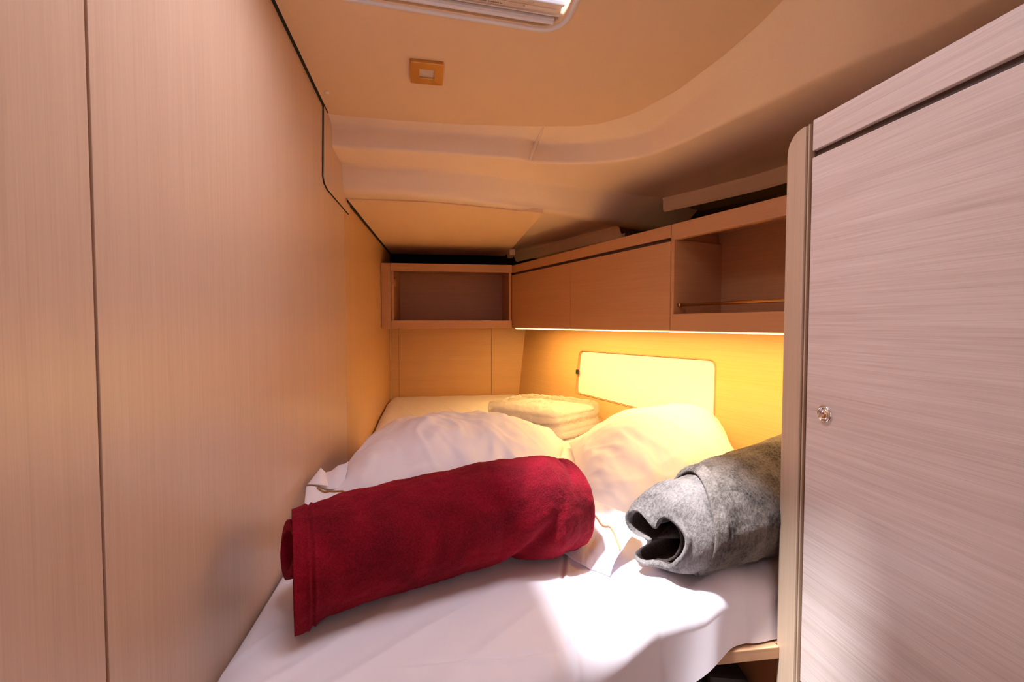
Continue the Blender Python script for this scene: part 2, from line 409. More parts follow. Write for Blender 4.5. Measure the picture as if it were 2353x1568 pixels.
# dark strip put in as the shadow gap where ceiling meets the wall
mb = MB()
mb.hexa([(WX, -.6, zmain(-.6)-.003), (WX+.006, -.6, zmain(-.6)-.001), (WX+.006, 1.36, zmain(1.36)-.001), (WX, 1.36, zmain(1.36)-.003),
         (WX, -.6, zmain(-.6)+.02), (WX+.006, -.6, zmain(-.6)+.02), (WX+.006, 1.36, zmain(1.36)+.02), (WX, 1.36, zmain(1.36)+.02)])
mb.box(WX, WX+.007, 1.60, 2.75, 1.648, 1.67)
t = mb.build('shadow_gap_strip', M['gap']); struct(t, 'dark strip standing in for the shadow gap between left wall and ceiling', 'trim')

# ------------------------------------------------------------------ other shell
mb = MB(); mb.box(-.36, 1.38, 2.78, 2.80, 0, 2.07); bw = struct(mb.build('wall_back', M['gap']), 'oak laminate wall at the far end of the berth', 'wall')  # near-black: shade above the end shelf put into the wall colour
wb = wood('oak_laminate_back', 'H', (.64, .40, .19), (.54, .32, .14), .42, 240, .8, .08)  # same oak, with the back wall's warm LED light put into the colour
for x0, x1 in ((-.329, -.2845), (-.283, .2535), (.255, .62)):
    mb = MB(); mb.box(x0, x1, 2.755, 2.779, .55, 1.24); mb.build('wall_panel', wb, bw, bevel=.0006)
mb = MB(); mb.box(WX+.001, WX+.006, 2.72, 2.755, .7, 1.23); mb.build('corner_bead', M['wall'], bw)
# slanted hull lining below the lockers
HPn = Vector((-.947, -.308, .096)).normalized(); HPp = Vector((.454, 2.767, 1.208))
he = Vector((math.sin(math.radians(18)), -math.cos(math.radians(18)), 0)); hu = HPn.cross(he).normalized(); hu = hu if hu.z > 0 else -hu
def hullp(a, zz, off=0): return HPp+he*a+hu*((zz-1.208)/hu.z)+HPn*off
def onhull(px, py):
    p = onp(px, py, np.array(HPp), np.array(HPn)); return Vector(p)
wc = [onhull(1331, 806), onhull(1645, 828), onhull(1641, 985), onhull(1480, 945), onhull(1322, 903)]
def hcoord(p): d = p-HPp; return (d.dot(he), d.dot(hu))
def roundpoly(q, rad, n=6):
    out = []; m = len(q)
    for i in range(m):
        p = Vector(q[i]); a = Vector(q[i-1])-p; b = Vector(q[(i+1) % m])-p; r = rad[i]
        A = p+a.normalized()*r; B = p+b.normalized()*r
        for k in range(n+1):
            t = k/n; out.append(A*(1-t)**2+p*2*t*(1-t)+B*t*t)
    return out
wq = [hcoord(p) for p in wc]
wloop = roundpoly([wq[0], wq[1], wq[2], wq[4]], [.03, .03, .03, .03])
def hpl(q, off=0): return HPp+he*q[0]+hu*q[1]+HPn*off
outer = [hullp(-.02, .6), hullp(2.15, .6), hullp(2.15, 1.226), hullp(-.02, 1.226)]
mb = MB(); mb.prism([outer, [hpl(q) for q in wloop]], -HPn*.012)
wr = struct(mb.build('wall_right', wood('oak_laminate_hull', 'H', (.67, .44, .21), (.55, .34, .15), .42, 200, .9, .1)), 'slanted oak hull lining glowing under the LED strip', 'wall')  # oak colour also carries the warm LED light
mb = MB(); mb.prism([[hpl(q, -.0125) for q in [(-.05, -.7), (2.2, -.7), (2.2, .02), (-.05, .02)]]], -HPn*.02); mb.build('hull_backing', M['mould'], wr)
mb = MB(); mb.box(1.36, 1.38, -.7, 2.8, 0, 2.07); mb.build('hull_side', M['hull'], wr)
# porthole blind with its edge and black catch
cen = sum((Vector(hpl(q)) for q in wloop), Vector())/len(wloop)
bl = root('window_blind', cen, 'glowing cream porthole blind in rounded frame on the hull wall', 'blind')
c2 = Vector((cen-HPp).dot(he) and ((cen-HPp).dot(he), (cen-HPp).dot(hu)))
sh = [c2+(q-c2)*.975 for q in wloop]
mb = MB(); mb.prism([[hpl(q, -.012) for q in sh]], HPn*.006); mb.build('blind_panel', M['blind'], bl, bevel=.002)
mb = MB(); mb.tube([hpl(q, .0) for q in wloop], .0022, 8, closed=True); mb.build('rim', M['board'], bl, smooth=True)
cq = hcoord(onhull(1329, 855))
mb = MB(); mb.prism([[hpl((cq[0]+a, cq[1]+b), .001) for a, b in ((-.008, -.011), (.008, -.011), (.008, .011), (-.008, .011))]], HPn*.009); mb.build('catch', M['rubber'], bl, bevel=.002)

mb = MB(); mb.box(-.36, 1.36, -.7, 2.8, -.02, 0); struct(mb.build('floor', M['floor']), 'wooden cabin floor below the berth', 'floor')

# ------------------------------------------------------------------ lockers
Hc = Vector((.328, 2.403, 0)); e = Vector((math.sin(math.radians(18)), -math.cos(math.radians(18)), 0)); mm = Vector((math.cos(math.radians(18)), math.sin(math.radians(18)), 0))
ZB, ZT = 1.228, 1.550
def P(s, w_, z): return Hc+e*s+mm*w_+Vector((0, 0, z))
def hbox(mb, s0, s1, w0, w1, z0, z1):
    mb.hexa([P(s0,w0,z0), P(s1,w0,z0), P(s1,w1,z0), P(s0,w1,z0), P(s0,w0,z1), P(s1,w0,z1), P(s1,w1,z1), P(s0,w1,z1)])
DEP = .215
def locker(s0, s1, label):
    r = root('overhead_locker', P((s0+s1)/2, .1, ZB), label, 'locker', 'overhead lockers along the hull side')
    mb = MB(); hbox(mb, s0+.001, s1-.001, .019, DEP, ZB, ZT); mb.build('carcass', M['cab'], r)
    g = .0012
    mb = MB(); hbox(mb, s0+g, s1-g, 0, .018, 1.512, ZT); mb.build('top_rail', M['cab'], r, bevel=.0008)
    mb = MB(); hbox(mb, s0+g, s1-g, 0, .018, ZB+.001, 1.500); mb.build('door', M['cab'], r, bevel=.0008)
    mb = MB(); hbox(mb, s0+g, s1-g, .010, .019, 1.4995, 1.5125); mb.build('finger_groove', M['groove'], r)
    return r
S1, S2, S3 = .555, 1.112, 1.70
locker(0.0, S1, 'narrower overhead locker, in the corner beside the open end shelf')
locker(S1, S2, 'wider overhead locker, between the narrower one and the open shelf with a bar')
r = root('open_shelf_unit', P((S2+S3)/2, .1, ZB), 'open overhead shelf with a brass fiddle bar, beside the tall locker', 'shelf')
g = .0012
mb = MB(); hbox(mb, S2+g, S3, 0, .020, 1.503, ZT); mb.build('top_rail', M['cab'], r, bevel=.0008)
mb = MB(); hbox(mb, S2+g, S3, 0, .020, ZB, 1.279); mb.build('bottom_rail', M['cab'], r, bevel=.0008)
mb = MB(); hbox(mb, S2+g, S3, .020, DEP, ZB, 1.243); mb.build('shelf_board', M['cab'], r)
mb = MB(); hbox(mb, S2+g, S3, .020, DEP, 1.535, ZT-.001); mb.build('top_board', M['cab'], r)
mb = MB(); hbox(mb, S2+g, S3, DEP-.012, DEP, 1.243, 1.535); mb.build('back_panel', M['cab'], r)
mb = MB(); hbox(mb, S2+g, S2+.014, .0, DEP-.012, 1.279, 1.503); mb.build('side_panel', M['cab'], r)
mb = MB(); hbox(mb, S3, S3+.014, 0, DEP, ZB, ZT); mb.build('side_panel', M['cab'], r)
bar = [P(S2+.016, .02, 1.306), P(S3, .02, 1.306)]
mb = MB(); mb.tube(bar, .0045, 12); rb = mb.build('fiddle_bar', M['brass'], r, smooth=True)
mb = MB(); mb.tube([bar[0], bar[0]+e*.008], .0065, 14); mb.build('bar_socket', M['brass'], rb, smooth=True)

# LED strip under the front edge of the lockers
r = root('led_strip', P(.85, .012, ZB-.003), 'thin glowing LED strip under the overhead lockers', 'light strip')
mb = MB(); hbox(mb, .03, S3, .004, .014, ZB-.0025, ZB-.0005); mb.build('profile', M['ledbase'], r)
mb = MB()
k = .035
while k < S3-.01: hbox(mb, k, k+.0065, .0055, .0125, ZB-.0045, ZB-.0025); k += .0125
dd = mb.build('diodes', M['led'], r); dd['kind'] = 'stuff'
al = D.lights.new('led_light', 'AREA'); al.shape = 'RECTANGLE'; al.size = S3-.05; al.size_y = .006; al.energy = LED_W; al.color = LED_COL
ao = D.objects.new('led_light', al); C.objects.link(ao); ao.parent = r
ao.location = P((S3+.05)/2, .012, ZB-.006)-r.location
zx = -(mm*.10+Vector((0, 0, -1))).normalized(); xx = e; yy = zx.cross(xx).normalized(); xx = yy.cross(zx)
from mathutils import Matrix
ao.rotation_euler = Matrix((xx, yy, zx)).transposed().to_euler()

# open shelf at the far end
r = root('end_shelf_unit', (0, 2.55, ZB), 'dark open shelf recess across the far end, beside the left wall', 'shelf')
YS = 2.385
cab2 = M['cab']
mb = MB(); mb.box(-.3275, -.283, YS, YS+.33, 1.226, 1.551); mb.build('corner_post', cab2, r, bevel=.0008)
mb = MB(); mb.box(-.2815, .3265, YS, YS+.020, 1.5125, 1.551); mb.build('top_rail', cab2, r, bevel=.0008)
mb = MB(); mb.box(-.2815, .3265, YS, YS+.020, 1.226, 1.266); mb.build('bottom_rail', cab2, r, bevel=.0008)
mb = MB(); mb.box(-.2815, .3265, YS+.02, YS+.36, 1.226, 1.24); mb.build('shelf_board', cab2, r)
mb = MB(); mb.box(-.2815, .3265, YS+.02, YS+.36, 1.536, 1.551); mb.build('top_board', cab2, r)
mb = MB(); mb.box(-.2815, .3265, YS+.345, YS+.357, 1.24, 1.536); mb.build('back_panel', cab2, r)
mb = MB(); mb.box(.3135, .3265, YS+.02, YS+.345, 1.24, 1.536); mb.build('side_panel', cab2, r); mb = MB(); mb.box(-.2815, -.27, YS+.02, YS+.345, 1.24, 1.536); mb.build('side_panel', cab2, r)
mb = MB(); mb.tube([(-.27, YS+.05, 1.46), (-.262, YS+.05, 1.46)], .022, 24); mb.build('hinge_boss', M['cab'], r, smooth=False)

# ------------------------------------------------------------------ tall locker on the right
LX = .60
r = root('tall_locker', (.8, .2, 0), 'tall pale oak locker filling the right side', 'locker')
mb = MB(); mb.box(LX+.02, 1.02, -.6, .765, 0, 1.575); mb.build('carcass', M['locker'], r)
mb = MB(); mb.box(LX, LX+.0195, -.6, .7085, 1.5365, 1.586); mb.build('top_rail', M['locker'], r, bevel=.001)
mb = MB(); mb.box(LX+.008, LX+.0198, -.6, .7085, 1.523, 1.538); mb.build('finger_groove', M['groove'], r)
mb = MB(); mb.box(LX, LX+.0195, -.6, .7085, .632, 1.5245); dr = mb.build('door', M['locker'], r, bevel=.001)
mb = MB(); mb.box(LX-.001, LX+.0195, -.6, .7085, .1, .628); mb.build('lower_door', M['locker'], r, bevel=.001)
# bullnose edge post with two dark grooves, rounded top corner
def yz_prism(mb, loop, x0, x1): mb.prism([[(x0, y, z) for y, z in loop]], (x1-x0, 0, 0))
rc = .035
loop = [(.7215, 0), (.765, 0)]+[(.765-rc+rc*math.cos(math.radians(a)), 1.583-rc+rc*math.sin(math.radians(a))) for a in range(0, 91, 15)]+[(.7215, 1.583)]
mb = MB(); yz_prism(mb, loop, LX-.002, LX+.04); po = mb.build('edge_post', M['post'], r, bevel=.003)
mb = MB(); mb.box(LX-.0005, LX+.03, .7145, .7172, 0, 1.583); mb.build('edge_bead', M['post'], r)
mb = MB(); mb.box(LX+.004, LX+.03, .7085, .7215, 0, 1.580); mb.build('groove', wood('groove_wood', 'V', (.22, .12, .08), (.15, .08, .05)), r)
# chrome push latch
lc = onx(1896, 952, LX)
def disc_lathe(prof, mat, name, parent, n=40):
    mb = MB(); mb.grid(lambda u, v: (LX-prof[int(round(v*(len(prof)-1)))][1], lc[1]+prof[int(round(v*(len(prof)-1)))][0]*math.cos(2*PI*u), lc[2]+prof[int(round(v*(len(prof)-1)))][0]*math.sin(2*PI*u)), n, len(prof)-1, cu=True)
    return mb.build(name, mat, parent, smooth=True)
rg = disc_lathe([(.0145, 0), (.0143, .0022), (.0130, .0042), (.0112, .0044), (.0100, .0030), (.0096, .0008)], M['chrome'], 'latch_ring', dr)
disc_lathe([(.0094, .0005), (.0088, .0030), (.0072, .0040), (.005, .0026), (.0025, .0014), (.0001, .001)], M['chrome'], 'latch_button', rg)

# ------------------------------------------------------------------ berth base
r = root('berth_base', (.2, 1.5, 0), 'wooden berth base board showing under the mattress corner, by the tall locker', 'bed base')
mb = MB(); mb.box(-.325, .598, .757, .80, .636, .658); mb.build('front_board', M['board'], r, bevel=.0015)
mb = MB(); mb.prism([[(-.325, .80, .636), (.598, .80, .636), (.598, .768, .636), (1.0, .768, .636), (.38, 2.75, .636), (-.325, 2.75, .636)]], (0, 0, .022)); mb.build('bunk_board', M['board'], r)
mb = MB(); mb.box(-.325, .598, .91, .92, 0, .635); mb.build('back_panel', M['cab'], r)
mb = MB(); mb.box(.600, .610, .768, .909, 0, .635); mb.build('side_panel', M['cab'], r)
mb = MB(); mb.box(.1, .598, .775, .909, .0, .38); mb.build('step', M['board'], r, bevel=.002)
# black case with a red tab
r = root('black_case', (.53, .84, .381), 'black case with a red tab, on the step under the berth board', 'case')
mb = MB(); mb.hexa([(.495, .80, .381), (.582, .80, .381), (.588, .885, .381), (.50, .885, .381), (.497, .815, .568), (.582, .815, .552), (.586, .87, .554), (.50, .87, .570)]); mb.build('body', M['fabricblack'], r, bevel=.008)
mb = MB(); mb.hexa([(.478, .83, .381), (.492, .83, .381), (.492, .86, .381), (.478, .86, .381), (.481, .83, .550), (.492, .83, .562), (.492, .86, .562), (.481, .86, .550)]); mb.build('side_flap', M['fabricblack'], r, bevel=.004)
mb = MB(); mb.tube([(.525, .886, .54), (.530, .886, .575), (.542, .887, .582), (.555, .887, .572), (.560, .886, .54)], .006, 8); mb.build('tab', M['redplastic'], r, smooth=True)

# ------------------------------------------------------------------ mattress with fitted sheet
def frontY(x): return interp(x, [-.33, -.29, -.22, -.1, .1, .2, .335, .46, .54, .66, 1.1], [.66, .60, .565, .55, .560, .610, .690, .738, .772, .780, .780])
def botZ(x): return interp(x, [-.33, .20, .34, .46, .56], [.58, .59, .635, .662, .662])
def xright(y): return .405+(2.766-y)*.3247-.012
def crease(x, y):
    z = .0026*fbm((x, y*.8, 0), 7, 3)
    z += .0022*max(0, ridge((x*1.0+y*.7, y*.25-x*.2, 3.3), 9)-.72)*2
    # folds fanning out at the front
    fr = sstep(.95, .60, y)
    z += fr*.008*max(0, ridge((x*1.2-y*1.4+.3, (x+y)*.12, 8), 6)-.55)
    z += .0045*sstep(.16, .34, x)*sstep(1.0, .8, y)*math.sin(x*52-y*38+3*fbm((x, y, 1), 4, 2))
    # fan of folds at the far left corner
    dx, dy = x+.25, y-2.62
    rr_ = math.hypot(dx, dy); an = math.atan2(dy, dx)
    if rr_ < 1.0: z += .010*sstep(1.0, .3, rr_)*sstep(.0, .15, rr_)*max(0, math.cos(an*9+.5))**3*sstep(.1, -.5, dx-.12)
    return z
def seamline(x, y):                                       # pinched seams in the fitted sheet
    xs = interp(y, [.55, .75, .95, 1.2], [.155, .185, .245, .33])
    d = abs(x-xs); z = -.0035*math.exp(-(d/.004)**2)+.003*math.exp(-((x-xs-.007)/.004)**2)
    if x < xs:
        d2 = abs(y-.632+.03*(x-.15)); z += (-.0028*math.exp(-(d2/.0035)**2)+.003*math.exp(-((y-.632+.03*(x-.15)+.008)/.005)**2))*sstep(-.12, .05, x)
    return z*sstep(1.15, .95, y)
def topZ(x, y):
    z = .780+.052*sstep(1.85, 2.55, y)
    dl = x+.325; ra = .05+.03*sstep(1.1, .7, y)
    if dl < ra: z -= ra*.55*(1-math.sqrt(max(0, 1-((ra-dl)/ra)**2)))
    dr_ = xright(y)-x
    if dr_ < .04: z -= .02*(1-math.sqrt(max(0, 1-((.04-dr_)/.04)**2)))
    db = 2.74-y
    if db < .05: z -= .03*(1-math.sqrt(max(0, 1-((.05-db)/.05)**2)))
    return z+crease(x, y)+seamline(x, y)
NX, NY, RE = 300, 340, .045
def mat_pt(s, t):
    # t<0..: front drape
    y_a = lerp(.775, 2.74, max(t, 0)); xr = xright(y_a); x = lerp(-.326, xr, s)
    f = frontY(x)
    if t >= 0:
        y = lerp(f+RE, 2.742, t**1.35); return (x, y, topZ(x, y))
    k = -t
    zt = topZ(x, f+RE)
    if k <= .45:
        a = k/.45*PI/2; return (x, f+RE-RE*math.sin(a), zt-RE*(1-math.cos(a)))
    q = (k-.45)/.55; zz = lerp(zt-RE, botZ(x), q)
    wv = .007*q*math.sin(x*30+2*math.sin(x*11))*sstep(.62, .5, x)*sstep(-.3, .1, x)
    return (x, f+wv-.004*q, zz)
mb = MB()
mr_ = root('mattress', (.2, 1.6, .70), 'white berth mattress in a fitted cotton sheet, filling the cabin', 'mattress')
tv = [-1+j/60 for j in range(60)]+[j/NY for j in range(NY+1)]
mb.grid(lambda u, v: mat_pt(u, tv[int(round(v*(len(tv)-1)))]), NX, len(tv)-1)
mb.build('fitted_sheet', M['sheet'], mr_, smooth=True)
mb = MB(); mb.prism([[(-.30, .80, .661), (.60, .80, .661), (xright(.8)-.02, .80, .661), (xright(2.7)-.02, 2.72, .661), (-.30, 2.72, .661)]], (0, 0, .06)); mb.build('core', M['sheet'], mr_)

# ------------------------------------------------------------------ pillows
def make_pillow(name, A, B, Cc, Dd, T, T2, seed, label, crown=(.5, .5), flange=.05, sag=None, amp=1.0):
    A, B, Cc, Dd = [Vector(p) for p in (A, B, Cc, Dd)]
    def base(u, v):
        p = A.lerp(B, u).lerp(Dd.lerp(Cc, u), v); c = (A+B+Cc+Dd)/4
        eu = 4*u*(1-u); ev = 4*v*(1-v)
        pin = .05*(1-(1-eu)*(1-ev))*0
        # edges draw in between the corners
        cu, cv_ = (2*u-1), (2*v-1)
        p = p.lerp(c, .07*(max(abs(cu), abs(cv_))**4)*(1-min(abs(cu), abs(cv_))**2))
        return p
    def prof(u, v):
        a, b_ = 2*u-1, 2*v-1
        a = a-(2*crown[0]-1)*(1-a*a); b_ = b_-(2*crown[1]-1)*(1-b_*b_)
        return max(0, (1-abs(a)**2.4))**.55*max(0, (1-abs(b_)**2.4))**.55
    def S(u, v, side):
        p = base(u, v); h = prof(u, v)
        if side > 0:
            z = T*h
            ed = 1-min(1, 4*min(u, 1-u, v, 1-v))
            wr = amp*(.007*fbm((p.x*1.4, p.y*.7, seed), 7, 3)+.012*ed*max(0, ridge((u*3.0+v*.6, v*5-u, seed+5), 1.6)-.35)*h**.5
                  +.006*max(0, ridge((p.x*1.3+p.y*.6, p.y*.35-p.x*.3, seed), 11)-.55)*h)
            return p+Vector((0, 0, z+wr*min(1, h*3)))
        return p-Vector((0, 0, T2*h))
    c0 = (A+B+Cc+Dd)/4
    rt = root(name, (c0.x, c0.y, .78), label, 'pillow', 'white pillows on the berth')
    n = 150; mb = MB()
    f = lambda t: .5-.5*math.cos(PI*t)
    g_ = lambda t: lerp(t, f(t), .6)
    mb.grid(lambda u, v: S(g_(u), g_(v), 1), n, n); mb.grid(lambda u, v: S(g_(u), g_(v), -1), 50, 50)
    mb.build('pillowcase', M['sheet'], rt, smooth=True)
    return rt, S, base
def cord(pts, name, rt, r=.0018): mb = MB(); mb.tube(pts, r, 8); return mb.build(name, M['piping'], rt, smooth=True)

pL, SL, bL = make_pillow('pillow', (-.315, 1.06, .805), (.27, 1.05, .80), (.44, 1.72, .80), (-.29, 1.78, .81), .165, .015, 2.0,
    'white pillow by the left wall, behind the red blanket roll', crown=(.5, .47), amp=2.0)
pR, SR, bR = make_pillow('pillow', (.265, .92, .800), (.80, 1.12, .80), (.93, 1.46, .835), (.45, 1.70, .80), .175, .012, 7.0,
    'white pillow against the hull wall, behind the grey blanket roll', crown=(.62, .62), amp=1.5)
def ribbon(rt, mat, name, fn, nu, nv, th=.0012):
    mb = MB(); mb.grid(fn, nu, nv); o = mb.build(name, mat, rt, smooth=True)
    md = o.modifiers.new('thick', 'SOLIDIFY'); md.thickness = th; return o
# front hem flap of the right pillow
def flapR(u, v):
    a = Vector(onz(1318, 1130, .845)); b_ = Vector(onz(1462, 1190, .835)); o1 = Vector(onz(1303, 1270, .786)); o2 = Vector(onz(1415, 1322, .785))
    p = a.lerp(b_, u).lerp(o1.lerp(o2, u), v)
    p += Vector((0, 0, .014*math.sin(PI*min(1, v*1.1))*(.4+.6*math.sin(u*8.5+1.2+v*2)**2)+.004*fbm((u*2, v*2, 4), 2, 3)))
    p += Vector((.012*math.sin(v*5), -.010*math.sin(u*PI)*v, 0)); return p
ribbon(pR, M['sheet'], 'hem_flap', flapR, 50, 40)
cord([flapR(.05+.93*t, .32+.42*t*t+.05*math.sin(t*5))+Vector((0, 0, .002)) for t in np.linspace(0, 1, 24)], 'brown_cord', pR)
cord([flapR(.02+.30*t, .66+.10*t)+Vector((0, 0, .002)) for t in np.linspace(0, 1, 14)], 'brown_cord', pR)
# turned-back corner of the left pillowcase
def patch4(p00, p10, p11, p01, bulge, wav=0):
    p00, p10, p11, p01 = [Vector(p) for p in (p00, p10, p11, p01)]
    bv = Vector(bulge)
    def fn(u, v): return p00.lerp(p10, u).lerp(p01.lerp(p11, u), v)+bv*math.sin(PI*u)*math.sin(PI*min(1, v*.8+.2))+Vector((0, 0, wav*math.sin(u*9+v*3)))
    return fn
def ox(px, py, Y):
    p = ony(px, py, Y); p[0] = max(p[0], -.3275); return p
cA = patch4(ox(707, 1113, 1.10), ox(756, 1117, 1.10), ox(748, 1085, 1.16), ox(737, 1075, 1.17), (.004, -.014, .006))
ribbon(pL, M['sheet'], 'turned_corner', cA, 24, 24)
cB = patch4(ox(704, 1118, 1.085), ox(795, 1133, 1.07), ox(800, 1190, .99), ox(696, 1190, 1.0), (0, -.008, .004), .003)
ribbon(pL, M['sheet'], 'hem_flap', cB, 40, 24)
cC = patch4(ox(712, 1113, 1.12), ox(790, 1128, 1.12), ox(800, 1060, 1.20), ox(752, 1085, 1.20), (0, -.004, .0), .002)
ribbon(pL, M['sheet'], 'case_end', cC, 24, 24)
cord([cB(.30+.70*t, .02+.05*abs(math.sin(t*7)))+Vector((0, -.002, .002)) for t in np.linspace(0, 1, 30)], 'brown_cord', pL)

# ------------------------------------------------------------------ rolled blankets
def sta(pt, pb, zf):
    a = ray(*pt); b_ = ray(*pb); a = a/np.linalg.norm(a); b_ = b_/np.linalg.norm(b_)
    c = a+b_; c /= np.linalg.norm(c); s = math.sin(math.acos(float(a@b_))/2)
    Dt = (zf-1.25)/(c[2]-s); return Vector(CAM+Dt*c), Dt*s
st = [sta(*q) for q in (((668,1172),(678,1440),.781), ((780,1135),(800,1400),.781), ((950,1095),(985,1340),.781), ((1100,1065),(1120,1300),.785), ((1230,1045),(1250,1288),.785), ((1290,1052),(1320,1262),.785))]
cx = [p.copy() for p, _ in st]; rad = [q for _, q in st]
ax = (cx[-2]-cx[0]).normalized(); side = Vector((ax.y, -ax.x, 0)).normalized()   # towards the camera
def red_axis(t):
    k = t*(len(cx)-1); i = min(int(k), len(cx)-2); f_ = k-i
    return cx[i].lerp(cx[i+1], f_), lerp(rad[i], rad[i+1], f_)
rb = root('rolled_blanket', (cx[2].x, cx[2].y, .78), 'rolled dark red fleece blanket lying in front of the pillows', 'blanket')
NR, NT = 260, 300
def red_pt(u, v):                                         # u around, v along
    t = v
    capr = 1.0; off = 0
    if t > .93: q = (t-.93)/.07; capr = math.sqrt(max(0, 1-q*q*.999)); off = .035*q
    tt = min(t/.93, 1.0); c, r_ = red_axis(tt*.985)
    a = 2*PI*u; ca, sa = math.cos(a), math.sin(a)
    L = tt
    rad_ = r_
    # flatter bag-like cross-section at the free left end
    fl = sstep(.14, 0, t)
    rx = rad_*(1+.05*fl); rz = rad_
    wv = .0035*fbm((a*0+ca*1.2, sa*1.2, t*5), 1.6, 3)+.0018*fbm((ca*2, sa*2, t*14), 1.5, 2)
    # tuck on the lower front, two thirds along
    wv -= .016*math.exp(-((t-.66-.10*(sa+.6))/.035)**2)*sstep(.1, .8, -sa*.7+ca*.6)
    wv -= .006*math.exp(-((t-.84-.12*(sa-.6))/.02)**2)*sstep(.3, .9, sa)
    # hem ridges near the left end
    wv += .0022*(math.exp(-((t-.050)/.005)**2)-math.exp(-((t-.062)/.004)**2)+math.exp(-((t-.072)/.004)**2))
    px_ = (rx+wv)*ca*capr; pz_ = (rz+wv)*sa*capr
    p = c+side*px_+Vector((0, 0, pz_))+ax*(off)
    if sa < 0: p += side*(.022*fl*max(0, -sa))
    p.z = max(p.z, .7835+.001*(u-.5)) if p.z < .7835 else p.z
    p += (side*ca+Vector((0, 0, sa)))*(.0006*noise.noise(p*420))
    return p
mb = MB(); mb.grid(red_pt, NR, NT, cu=True)
# inner layers of the spiral showing at the left end
mb.build('outer_wrap', M['red'], rb, smooth=True)
c0_, r0_ = red_axis(0)
mb = MB()
def spiral(u, v):
    a = PI*.5+u*2*PI*2.6; rr_ = r0_*(.50-.14*u); th = 0
    return c0_-side*.025+Vector((0, 0, .016))-ax*(.008-.055*v-.010*math.sin(a*1.0+1))+side*(rr_*math.cos(a))+Vector((0, 0, max(rr_*math.sin(a), -r0_+.004)))
mb.grid(spiral, 200, 8); o = mb.build('inner_layers', M['red'], rb, smooth=True)
md = o.modifiers.new('thick', 'SOLIDIFY'); md.thickness = .009; md.offset = 0
mb = MB(); mb.grid(lambda u, v: c0_+ax*.03+side*(r0_*.97*v*math.cos(2*PI*u))+Vector((0, 0, max(r0_*.97*v*math.sin(2*PI*u), -r0_+.006))), 40, 4, cu=True); mb.build('end_fill', M['red'], rb)

# grey roll
gs = [sta(*q) for q in (((1462,1140),(1500,1318),.782), ((1512,1100),(1600,1320),.782), ((1620,1062),(1700,1295),.782), ((1720,1025),(1790,1270),.782), ((1800,1003),(1830,1265),.782))]
gcx = [p for p, _ in gs]; grad = [q for _, q in gs]
gax = (gcx[3]-gcx[1]).normalized(); gside = Vector((gax.y, -gax.x, 0)).normalized()
# continue behind the tall locker
gcx.append(gcx[-1]+(gcx[-1]-gcx[-2]).normalized()*.12+Vector((0, .015, 0))); grad.append(grad[-1]*.98)
gb = root('rolled_blanket', (gcx[2].x, gcx[2].y, .78), 'rolled grey fleece blanket with open end, beside the tall locker', 'blanket')
# rim contour of the open end in its own plane, read off the photograph
E0 = onz(1520, 1322, .782); gl = Vector(E0)
rim_px = [(1438,1195),(1440,1178),(1450,1168),(1466,1166),(1480,1178),(1496,1196),(1511,1202),(1519,1186),(1532,1180),(1548,1187),(1570,1204),(1586,1228),(1590,1252),(1582,1276),(1562,1300),(1545,1312),(1522,1305),(1500,1300),(1478,1298),(1464,1288),(1460,1272),(1472,1260),(1487,1250),(1484,1238),(1462,1226),(1446,1212)]
en = Vector((ray(1520,1240)[0], ray(1520,1240)[1], ray(1520,1240)[2]*.55)).normalized()   # facing the viewer, leaning a little
en = (en*.7+gax*.75).normalized()
ep = np.array(gcx[0])+np.array([0, -.01, 0])
rim3 = [Vector(onp(px, py, ep, np.array(en))) for px, py in rim_px]
rim3 = resample(rim3+[rim3[0]], 144)[:-1]
rc_ = sum(rim3, Vector())/len(rim3)
NG = len(rim3)
e1 = gside; e2 = Vector((0, 0, 1))
def ang(p): d = p-rc_; return math.atan2(d.z, d.dot(gside))
# unwrap the rim order so body rings line up with it
a0 = ang(rim3[0]); tot = 0; angs = [a0]
for i in range(1, NG):
    d = ang(rim3[i])-ang(rim3[i-1]); d = (d+PI) % (2*PI)-PI; angs.append(angs[-1]+d)
sgn = 1 if angs[-1] > angs[0] else -1
uni = [a0+sgn*2*PI*i/NG for i in range(NG)]
angm = [lerp(angs[i], uni[i], .85) for i in range(NG)]
def gaxis(s):                                            # s in metres along from station 1
    L = [0]
    for a, b_ in zip(gcx[1:], gcx[2:]): L.append(L[-1]+(b_-a).length)
    s_ = min(max(s, 0), L[-1]); i = max(k for k in range(len(L)-1) if L[k] <= s_+1e-9)
    f_ = (s_-L[i])/(L[i+1]-L[i]); return gcx[1+i].lerp(gcx[2+i], f_), lerp(grad[1+i], grad[2+i], f_), L[-1]
def ring(c, r_, inset=0, sq=1):
    out = []
    for a in angm:
        p = c+gside*(math.cos(a)*(r_-inset))+Vector((0, 0, math.sin(a)*(r_-inset)*sq)); p.z = max(p.z, .783+inset*.3); out.append(p)
    return out
def gnoise(p, a, s):
    q = .004*fbm((math.cos(a)*1.2, math.sin(a)*1.2, s*9), 1.5, 3)+.0035*max(0, ridge((a*.7, s*16+a*.8, 2), .8)-.5)
    return q
GL = gaxis(0)[2]
rows = []
def off(rw, k, c): return [p+(c-p).normalized()*k for p in rw]
inner = []
depth = [.13, .11, .09, .07, .05, .03, .015, .006]
for d_ in depth: inner.append([rc_.lerp(p, 1-.12-.9*d_)+gax*d_*1.2 for p in rim3])
rows += inner
th = .011                                               # fold thickness of the rim
for q in range(5):
    a = PI*q/4
    rows.append([p+(rc_-p).normalized()*(th*(.5+.5*math.cos(a)))-en*(th*.8*math.sin(a)) for p in rim3])
c1, r1, _ = gaxis(.012)
body0 = ring(c1, r1, .010)
